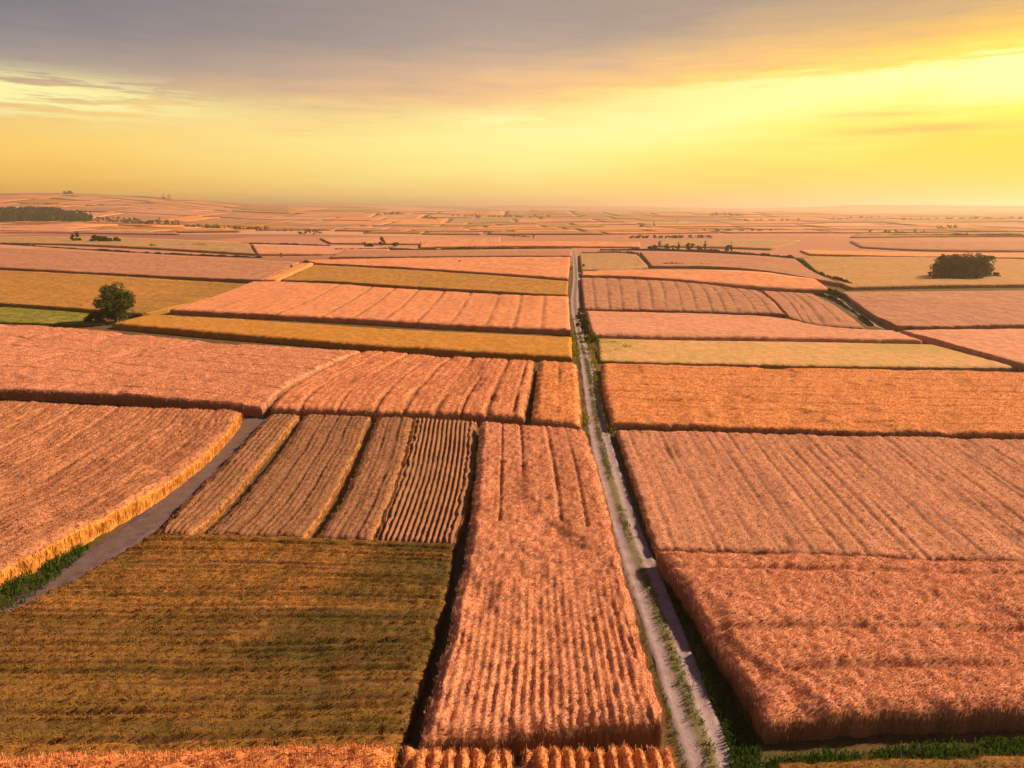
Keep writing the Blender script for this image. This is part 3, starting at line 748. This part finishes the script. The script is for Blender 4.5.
def build_trees():
    tree('tree', 'lone round dark green tree standing at the corner of the green meadow', 'tree', 117, 323, 34, 35, nclump=64, nleaf=12000, seed=3, leaf=.17, kind='mid', low=.03)
    tree('shrub', 'low dark bush touching the left foot of the lone tree', 'shrub', 96, 323, 9, 17, nclump=22, nleaf=2200, seed=4, leaf=.14, kind='mid', low=.0)
    tree('shrub', 'small low bush on the track just right of the lone tree', 'shrub', 143, 318, 5, 13, nclump=10, nleaf=600, seed=5, leaf=.12, kind='mid', low=.0)
    # bushes where the road narrows
    tree('shrub', 'tallest leafy green bush beside the road where it narrows', 'shrub', 582, 334, 22, 14, nclump=24, nleaf=2600, seed=6, leaf=.15, kind='mid', low=.0)
    tree('shrub', 'yellow green bush right of the road below the tallest bush', 'shrub', 592, 342, 10, 15, nclump=14, nleaf=1200, seed=7, leaf=.15, kind='yellow', low=.0)
    tree('shrub', 'green bush above the tallest bush where the road reappears', 'shrub', 579, 319, 11, 9, nclump=12, nleaf=1000, seed=8, leaf=.14, kind='mid', low=.0)
    tree('shrub', 'small dark bush left of the road near its far end', 'shrub', 570, 270, 4, 6, nclump=6, nleaf=200, seed=9, kind='far', low=0)
    tree('shrub', 'small grey green bush right of the road near its far end', 'shrub', 583, 269, 5, 8, nclump=6, nleaf=240, seed=10, kind='far', low=0)
    # dense grove on the right: a double row of trees
    i = 0
    for row, (dy, hh) in enumerate(((0, 19), (2.2, 21))):
        for k in range(7):
            x = 938 + k * 6.7 + (4 if row else 0) + random.uniform(-1, 1)
            tree('tree', 'rounded dark green tree packed into the dense grove on the right', 'tree', x, 280.5 - dy + random.uniform(-.4, .4), hh + random.uniform(-.8, .6), 15,
                 nclump=60, nleaf=3000, seed=20 + i, leaf=.24, low=.0, shape='block', group='trees of the dense grove on the right'); i += 1
    tree('shrub', 'low bush at the left end of the dense grove', 'shrub', 930, 279, 6, 8, nclump=8, nleaf=400, seed=41, low=0)
    tree('shrub', 'low dark bush trailing off the right end of the dense grove', 'shrub', 993, 279, 5, 10, nclump=8, nleaf=400, seed=42, low=0)
    # dark tree row on the ridge right of the road
    rw = [(652.5, 250, 5.5, 10, 'round', 'wide low tree at the left end of the ridge row'), (667, 250, 6.5, 5.5, 'round', 'small round tree second in the ridge row'),
          (673, 250, 5.5, 3.4, 'round', 'thin little tree between two rounder trees of the ridge row'), (677.5, 250.3, 8, 5.5, 'round', 'taller oval tree in the ridge row'),
          (690, 250.6, 8, 9, 'round', 'broad round tree in the middle of the ridge row'), (699, 250.8, 5.5, 6, 'round', 'low tree just left of the spiky conifer on the ridge'),
          (704.5, 250.8, 11, 5, 'cone', 'tall spiky conifer in the ridge row'), (727, 251.2, 6.5, 6, 'round', 'low tree of the separate pair at the right end of the ridge'),
          (731, 251.2, 9.5, 4.5, 'cone', 'pointed tree of the separate pair at the right end of the ridge')]
    for j, (x, y, h, w, sh, lab) in enumerate(rw):
        tree('conifer' if sh == 'cone' else 'tree', lab, 'tree', x, y, h, w, shape=sh, nclump=14, nleaf=700, seed=50 + j, group='dark trees on the ridge right of the road', kind='dark', low=.02)
    # left middle distance
    tree('tree', 'small square dark tree standing alone left of the tree clump', 'tree', 76.5, 242, 8, 9, nclump=10, nleaf=500, seed=70, kind='dark', low=0)
    for j, (x, h, w) in enumerate(((96, 6, 9), (104, 7.5, 11), (112, 6, 9), (117.5, 4, 6))):
        tree('tree', ['leftmost tree of the small dark clump on the left', 'tallest tree in the middle of the small dark clump', 'lower tree right of the tallest in the small clump', 'lowest bushy tree at the right end of the small clump'][j],
             'tree', x, 242.5, h, w, nclump=10, nleaf=500, seed=71 + j, group='small dark tree clump on the left', kind='dark', low=0)
    tree('tree', 'single small bush on the dark boundary line left of centre', 'tree', 281, 257, 5, 4, nclump=6, nleaf=200, seed=80, kind='far', low=0)
    tree('shrub', 'dark brown bush on the lit ridge beside the mustard strip', 'shrub', 293, 271, 6, 7, nclump=10, nleaf=400, seed=81, kind='far', low=0)
    tree('shrub', 'yellow green bush near the top of the lit ridge', 'shrub', 306, 266, 5, 9, nclump=10, nleaf=400, seed=82, kind='mid', low=0)
    tree('tree', 'round dark tree in the gap of a pale hedge left of centre', 'tree', 382, 246, 9, 9, nclump=12, nleaf=500, seed=83, kind='far', low=0)
    tree('shrub', 'low bush left of the round tree near the centre', 'shrub', 368, 246.5, 4, 12, nclump=8, nleaf=300, seed=84, kind='far', low=0)
    tree('shrub', 'low bush right of the round tree near the centre', 'shrub', 397, 246.5, 4, 9, nclump=8, nleaf=300, seed=85, kind='far', low=0)
    tree('shrub', 'tiny lone bush in the bright pink field left of the road', 'shrub', 460, 264, 3.5, 5, nclump=5, nleaf=120, seed=86, kind='far', low=0)
    # the two trees on the left skyline
    tree('tree', 'left of two tiny trees on the left skyline', 'tree', 163.5, 198.6, 4.5, 4, nclump=6, nleaf=160, seed=87, kind='far', low=0)
    tree('tree', 'right of two tiny trees on the left skyline', 'tree', 170, 199.2, 4.5, 4, nclump=6, nleaf=160, seed=88, kind='far', low=0)
    tree('shrub', 'low wide thicket on the hill crest at far left', 'shrub', 68, 194.5, 2.5, 9, nclump=8, nleaf=200, seed=89, kind='far', low=0)
    # tree lines far away
    def row(label, group, spots, kind='far', seed=100, shape='round'):
        for j, s in enumerate(spots):
            x, y, h, w = s
            tree('tree', label, 'tree', x, y, h, w, nclump=6, nleaf=130, seed=seed + j, group=group, kind=kind, low=0, shape=shape, leaf=None)
    rr = random.Random(3)
    J = lambda x0, x1, y0, y1, n, h, w: [(x0 + (x1 - x0) * (i + rr.uniform(.1, .9)) / n, y0 + (y1 - y0) * i / n, h * rr.uniform(.6, 1.3), w * rr.uniform(.7, 1.5)) for i in range(n)]
    row('dark conifer like tree at the right tip of the far left wood', 'trees at the tip of the far left wood', [(82, 221, 7, 5), (87, 221.5, 9, 4), (92, 222, 9, 4)], 'dark', 100, 'cone')
    row('small dark tree in the hedge trailing right from the far left wood', 'trees trailing right from the far left wood', J(97, 180, 222, 226, 14, 4.5, 7), 'far', 110)
    row('small greyish tree in the broken row left of the grey tree clump', 'broken row of trees left of the grey tree clump', J(185, 262, 228, 231, 15, 3.6, 6), 'far', 130)
    row('tiny isolated tree just left of the grey tree clump', 'isolated trees left of the grey tree clump', [(266, 231, 6, 6), (278, 232, 3.5, 3), (285, 232, 3.5, 3.5), (291, 232.4, 4.5, 3.5)], 'far', 150)
    row('small grey brown tree in the clump left of centre', 'trees in the grey tree clump', [(300, 234, 3.5, 6), (305, 234.3, 5, 6), (310, 234.3, 5.5, 6), (315, 234.5, 6.5, 7), (320, 234.5, 6, 6)], 'far', 160)
    row('tiny tree at the edge of the grey green patch near the centre horizon', 'trees round the grey green patch', J(378, 402, 215, 215, 5, 3.2, 5) + J(425, 438, 219, 220, 3, 3, 4), 'far', 170)
    row('tiny tree in the dotted line under the centre horizon', 'dotted tree line under the centre horizon', J(450, 550, 217, 218, 17, 2.8, 4.5), 'far', 180)
    row('tiny tree of the three beyond the road end', 'three tiny trees beyond the road end', [(514, 238, 4.5, 3.2), (523, 238, 4, 4), (533, 238.5, 6, 5)], 'far', 200)
    row('tiny pale tree in the pair above the ridge row', 'pair of pale trees above the ridge row', [(642, 227, 3.5, 7), (654, 226.5, 4.5, 5)], 'far', 205)
    row('tiny bush in the hazy line above the ridge row', 'hazy line of bushes above the ridge row', J(630, 712, 238, 238, 12, 2.4, 7), 'far', 210)
    row('speck of a tree in the hazy scatter right of the ridge row', 'hazy scatter of trees right of the ridge row', J(692, 775, 232, 232, 9, 2.4, 5) + J(712, 745, 216, 216, 7, 2.6, 5) + J(745, 800, 221, 221, 8, 2, 5), 'far', 230)
    row('small golden brown tree in the broken row above the dense grove', 'broken golden row above the dense grove', [(870, 234, 4, 6)] + J(883, 908, 234, 234, 5, 3.2, 6) + [(916, 233.5, 4.5, 5), (923, 233.5, 3, 5)] + J(934, 960, 230, 229, 6, 3.4, 5) + [(966, 236, 3.5, 2.6)], 'far', 260)
    row('faint tree speck near the right horizon', 'faint tree specks near the right horizon', J(832, 880, 220, 218, 8, 2.2, 3.5) + J(900, 1030, 220, 219, 16, 2, 4), 'far', 290)
    # the far wood reads as one mass
    rg = np.random.default_rng(9); V = []; tn = []
    P = []
    for _ in range(330):
        x = rg.uniform(-60, 88); y = rg.uniform(217.5, 222.6) if x < 50 else rg.uniform(218.5, 222.5)
        P.append((x, y))
    LV = []
    for x, y in P:
        g = at(x, y); z = float(T(*g)); D = math.hypot(*g); h = 7.5 * D / F_PX * rg.uniform(.75, 1.2) * (1 if x < 60 else .75)
        n = 34; q = rg.normal(0, 1, (n, 3)); q /= np.linalg.norm(q, axis=1)[:, None]
        q = np.c_[g[0] + q[:, 0] * h * .55, g[1] + q[:, 1] * h * .55, z + h * .5 + q[:, 2] * h * .5]
        LV.append((q, np.full(n, h * .2), np.full(n, rg.uniform(0, 1))))
    L = np.concatenate([a for a, _, _ in LV]); sz = np.concatenate([b for _, b, _ in LV])[:, None]; tn = np.concatenate([c for _, _, c in LV]); n = len(L)
    a = rg.normal(0, 1, (n, 3)); a /= np.linalg.norm(a, axis=1)[:, None]; b = np.cross(a, rg.normal(0, 1, (n, 3))); b /= np.linalg.norm(b, axis=1)[:, None]
    V = np.stack([L - a * sz, L + b * sz * .7, L + a * sz, L - b * sz * .7], 1).reshape(-1, 3)
    o = link('woodland', mesh_np('woodland', V, np.arange(4 * n).reshape(n, 4), mat=leafm('dark'), smooth=False, attr={'tone': np.repeat(tn, 4)}))
    tag(o, 'long dark wood on the far slope at the left edge', 'wood', None, 'stuff')

def hedge(label, pts, h, w, kind='far', seed=1, dens=3.0):
    """low hedge or weedy bank along a field boundary: a continuous ragged ridge"""
    P = np.array([at(x, y) for x, y in pts]); s = np.r_[0, np.cumsum(np.hypot(*np.diff(P, axis=0).T))]
    n = int(np.clip(s[-1] / (h * .45), 60, 2400)); q = np.linspace(0, s[-1], n)
    Ps = resample(P, 300); ss = np.r_[0, np.cumsum(np.hypot(*np.diff(Ps, axis=0).T))]; q = np.linspace(0, ss[-1], n)
    X = np.interp(q, ss, Ps[:, 0]); Y = np.interp(q, ss, Ps[:, 1])
    dx, dy = np.gradient(X), np.gradient(Y); L = np.hypot(dx, dy) + 1e-9; nx, ny = dy / L, -dx / L
    c = np.array([-1, -.75, -.35, 0, .35, .75, 1]); pf = np.array([-.15, .55, .9, 1, .9, .55, -.15])
    rg = np.random.default_rng(seed)
    hh = h * np.clip(.25 + 1.3 * fbm(q / (h * 6), q * 0, seed, 3) * (.5 + vnoise(q / (h * 40), q * 0, seed + 3)), .15, 2)
    jit = rg.uniform(-.16, .16, (n, 7))
    GX = X[:, None] + nx[:, None] * (c + jit) * w * .5; GY = Y[:, None] + ny[:, None] * (c + jit) * w * .5
    GZ = T(GX, GY) + pf[None] * hh[:, None] * (1 + rg.uniform(-.25, .25, (n, 7)))
    i = np.arange(n * 7).reshape(n, 7)
    fc = np.stack([i[:-1, :-1], i[:-1, 1:], i[1:, 1:], i[1:, :-1]], -1).reshape(-1, 4)
    cc = P.mean(0); org = np.array([cc[0], cc[1], float(T(*cc))])
    tn = np.repeat(fbm(q / 4, q * 0, seed + 9, 2), 7)
    o = link('hedge', mesh_np('hedge', np.stack([GX, GY, GZ], -1).reshape(-1, 3) - org, fc, mat=leafm(kind), smooth=False, attr={'tone': tn}), loc=org)
    tag(o, label, 'hedge', 'hedges along the field boundaries')

def build_hedges():
    hedge('thin dark hedge across the view left of the far road end', [(335, 251), (400, 250), (480, 249.5), (572, 248.5)], 1.1, 1.6, seed=1)
    hedge('low dark hedge under the ridge row of trees, bending down to the right', [(600, 250.5), (650, 250.5), (700, 252), (750, 255), (795, 258), (806, 266), (815, 275), (835, 282), (862, 290)], 1.2, 1.6, 'dark', seed=2, dens=3)
    hedge('thin dark hedge along the top of the small olive plot, stepping down', [(582, 253), (636, 252.5), (641, 260), (648, 266), (700, 266), (750, 267)], .9, 1.2, seed=3)
    hedge('dark hedge above the wide mauve pink field on the left', [(-60, 242), (0, 244), (60, 248), (120, 252), (200, 256), (262, 258)], .7, 1.0, seed=4)
    hedge('dark verge along the right side of the bending side track', [(826, 292), (850, 302), (868, 314), (892, 327), (920, 335)], .9, 1.0, 'dark', seed=5, dens=12)
    hedge('dark verge along the left side of the bending side track', [(815, 294), (836, 300), (855, 314), (872, 326)], .7, .8, 'dark', seed=6, dens=12)
    hedge('long dark hedge behind the broken golden tree row', [(858, 235.5), (900, 236), (950, 236.5), (1060, 237)], 1.8, 3, seed=7)
    hedge('faint hedge line across the plain left of the round central tree', [(150, 247), (200, 246), (248, 244), (330, 246)], 1.0, 1.5, seed=8)
    hedge('faint hedge line across the centre below the dotted trees', [(400, 231), (470, 233), (530, 237)], .7, 1.6, seed=9)
    hedge('short brown hedge trailing left from the dense grove', [(908, 287), (911, 283), (930, 282)], .8, .8, 'far', seed=10, dens=10)
    hedge('short brown hedge trailing right from the dense grove', [(990, 277), (1000, 279), (1008, 281)], .9, 1, 'far', seed=11, dens=10)
    hedge('faint line of hedge climbing the far left hill', [(-40, 205), (20, 203), (110, 207), (150, 204)], 3, 4, seed=12, dens=1)

# ------------------------------------------------------------------ light, sky, air, camera
def build_world():
    w = bpy.data.worlds.new('World'); S.world = w; w.use_nodes = True
    t = NT(w.node_tree); t.n.clear(); out = t.new('ShaderNodeOutputWorld')
    d = t.new('ShaderNodeTexCoord').outputs['Generated']
    sp_ = t.new('ShaderNodeSeparateXYZ'); t.link(d, sp_.inputs[0])
    x, y, z = sp_.outputs
    el = t.math('MULTIPLY', t.math('ARCSINE', z), 180 / math.pi)               # degrees above the horizon
    az = t.math('MULTIPLY', t.math('ARCTAN2', x, y), 180 / math.pi)             # degrees right of the view axis
    a = t.math('DIVIDE', az, 37.0)
    ac = t.math('MAXIMUM', t.math('MINIMUM', a, 1.3), -1.3)
    cv = t.new('ShaderNodeCombineXYZ'); t.link(t.math('MULTIPLY', az, .045), cv.inputs[0]); t.link(t.math('MULTIPLY', el, .22), cv.inputs[1])
    cv2 = t.new('ShaderNodeCombineXYZ'); t.link(t.math('MULTIPLY_ADD', az, .13, t.math('MULTIPLY', el, .12)), cv2.inputs[0]); t.link(t.math('MULTIPLY', el, 1.5), cv2.inputs[1]); cv2.inputs[2].default_value = 3.7
    n1 = t.noise(cv.outputs[0], 1.0, 5, .55); n2 = t.noise(cv2.outputs[0], 1.0, 7, .68)
    tt = t.math('DIVIDE', el, 14.6)
    u = t.math('ADD', tt, t.math('MULTIPLY', t.math('SUBTRACT', n1, .5), .30))
    u = t.math('ADD', u, t.math('MULTIPLY', t.math('SUBTRACT', n2, .5), .26))
    u = t.math('SUBTRACT', u, t.math('MULTIPLY', ac, .09))
    u = t.math('ADD', u, t.ramp(t.math('MULTIPLY_ADD', a, .5, .5), [(.05, .03), (.4, .10), (.6, .07), (.8, 0)]))
    half = lambda v: t.math('MULTIPLY', v, .5)
    stops_l = [(0, srgb(255, 176, 66)), (.10, srgb(255, 188, 64)), (.2, srgb(255, 208, 100)), (.26, srgb(235, 195, 128)), (.31, srgb(180, 160, 140)), (.38, srgb(140, 136, 137)), (.5, srgb(108, 110, 120)), (1, srgb(70, 72, 90))]
    stops_c = [(0, srgb(255, 212, 125)), (.08, srgb(255, 228, 125)), (.15, srgb(255, 243, 145)), (.22, srgb(255, 246, 155)), (.28, srgb(255, 226, 138)), (.33, srgb(240, 192, 133)), (.39, srgb(205, 170, 138)), (.47, srgb(160, 146, 137)), (1, srgb(75, 75, 92))]
    stops_r = [(0, srgb(255, 205, 45)), (.08, srgb(255, 212, 30)), (.16, srgb(255, 238, 80)), (.21, srgb(255, 255, 160)), (.275, srgb(255, 255, 170)), (.305, srgb(255, 218, 75)), (.345, srgb(228, 180, 85)), (.40, srgb(188, 156, 102)), (.47, srgb(150, 132, 108)), (1, srgb(90, 82, 85))]
    uh = half(u)
    cl, cc, cr = t.ramp(uh, stops_l), t.ramp(uh, stops_c), t.ramp(uh, stops_r)
    c = t.mix(t.math('SUBTRACT', 0, ac, clamp=True), cc, cl)
    c = t.mix(t.math('MULTIPLY', ac, 1.0, clamp=True), c, cr)
    def blob(a0, e0, wa, we):
        q = t.math('ADD', t.math('POWER', t.math('ABSOLUTE', t.math('DIVIDE', t.math('SUBTRACT', az, a0), wa)), 2), t.math('POWER', t.math('ABSOLUTE', t.math('DIVIDE', t.math('SUBTRACT', el, e0), we)), 2))
        return t.math('POWER', 2.718, t.math('MULTIPLY', q, -1))
    # bright torn streaks low in the cloud on the left and centre
    st = t.math('ADD', blob(-34, 7.0, 11, 1.3), t.math('MULTIPLY', blob(2, 6.4, 8, 1.0), .9), clamp=True)
    st = t.math('MULTIPLY', st, 1.25, clamp=True)
    st = t.math('MULTIPLY', st, t.ramp(n2, [(.43, 0), (.52, 1)]))
    c = t.mix(t.math('MULTIPLY', st, .95, clamp=True), c, srgb(255, 246, 165))
    # thin tan bars in the glow on the right
    st2 = t.math('ADD', blob(27, 6.2, 3.6, .28), t.math('ADD', blob(30, 5.2, 5, .35), t.math('MULTIPLY', blob(25, 4.6, 5, .3), .6)), clamp=True)
    st2 = t.math('MULTIPLY', st2, t.ramp(n2, [(.3, 1), (.65, .3)]))
    c = t.mix(t.math('MULTIPLY', st2, .8), c, srgb(222, 172, 95))
    tex = t.math('MULTIPLY_ADD', n2, .34, .83)
    c = t.mix(t.ramp(tt, [(.5, 0), (.72, 1)]), c, t.mix(1, c, t.ramp(tex, [(.86, C(.84, .84, .87)), (1.1, C(1.12, 1.1, 1.07))]), 'MULTIPLY'))
    # higher and behind the drone, out of view: dull mauve chosen for fill light
    c = t.mix(t.ramp(t.math('DIVIDE', el, 60), [(.28, 0), (.6, 1)]), c, srgb(88, 84, 112))
    back = t.ramp(t.math('DIVIDE', t.math('ABSOLUTE', az), 180), [(.35, 0), (.7, 1)])
    c = t.mix(t.math('MULTIPLY', back, .85), c, srgb(90, 80, 98))
    sky = t.new('ShaderNodeTexSky', sky_type='NISHITA'); sky.sun_disc = False
    sky.sun_elevation = SUN_EL; sky.sun_rotation = SUN_AZ; sky.dust_density = 3
    b1 = t.new('ShaderNodeBackground'); t.link(sky.outputs[0], b1.inputs[0]); b1.inputs[1].default_value = .05
    b2 = t.new('ShaderNodeBackground'); t.link(c, b2.inputs[0]); b2.inputs[1].default_value = 2 ** -EXPO * 1.12
    mx = t.new('ShaderNodeMixShader'); mx.inputs[0].default_value = .97
    t.link(b1.outputs[0], mx.inputs[1]); t.link(b2.outputs[0], mx.inputs[2]); t.link(mx.outputs[0], out.inputs[0])
    ld = bpy.data.lights.new('sun', 'SUN'); ld.energy = 5.0; ld.angle = R(.6); ld.color = (1, .72, .46)
    lo = bpy.data.objects.new('sun', ld); COL.objects.link(lo)
    sd = Vector((math.sin(SUN_AZ) * math.cos(SUN_EL), math.cos(SUN_AZ) * math.cos(SUN_EL), math.sin(SUN_EL)))
    lo.rotation_euler = sd.to_track_quat('Z', 'Y').to_euler(); lo.location = sd * 300

def box_mesh(name, x0, x1, y0, y1, z0, z1, mat):
    V = [(x, y, z) for z in (z0, z1) for y in (y0, y1) for x in (x0, x1)]
    Fc = [(0, 2, 3, 1), (4, 5, 7, 6), (0, 1, 5, 4), (2, 6, 7, 3), (0, 4, 6, 2), (1, 3, 7, 5)]
    return mesh_np(name, V, Fc, mat=mat, smooth=False)

def build_haze(zlo, zhi):
    m, t, out = new_mat('haze_air')
    v = t.new('ShaderNodeVolumePrincipled'); v.inputs['Color'].default_value = C(1, .77, .54); v.inputs['Density'].default_value = 2.5e-4; v.inputs['Anisotropy'].default_value = .45
    t.link(v.outputs[0], out.inputs['Volume'])
    o = link('haze', box_mesh('haze', -12600, 12600, -12600, 12600, zlo - 1, max(zhi, CAM_H) + 25, m)); tag(o, 'warm thin evening haze over the fields', 'haze', None, 'stuff')

def build_camera():
    cd = bpy.data.cameras.new('camera'); cd.sensor_width = 36; cd.lens = 24; cd.clip_start = .5; cd.clip_end = 60000
    co = bpy.data.objects.new('camera', cd); COL.objects.link(co); co.location = (0, 0, CAM_H); co.rotation_euler = (math.pi / 2 - PITCH, 0, 0)
    S.camera = co
    S.view_settings.view_transform = 'Standard'; S.view_settings.look = 'None'; S.view_settings.exposure = EXPO; S.view_settings.gamma = 1
    S.view_settings.use_curve_mapping = False
    S.render.engine = 'CYCLES'; c = S.cycles
    c.use_denoising = True; c.max_bounces = 6; c.diffuse_bounces = 3; c.transmission_bounces = 3; c.volume_bounces = 0; c.use_adaptive_sampling = True; c.adaptive_threshold = .015

zlo, zhi = build_ground()
build_roads()
build_fields()
build_trees()
build_hedges()
build_world()
build_haze(zlo, zhi)
build_camera()
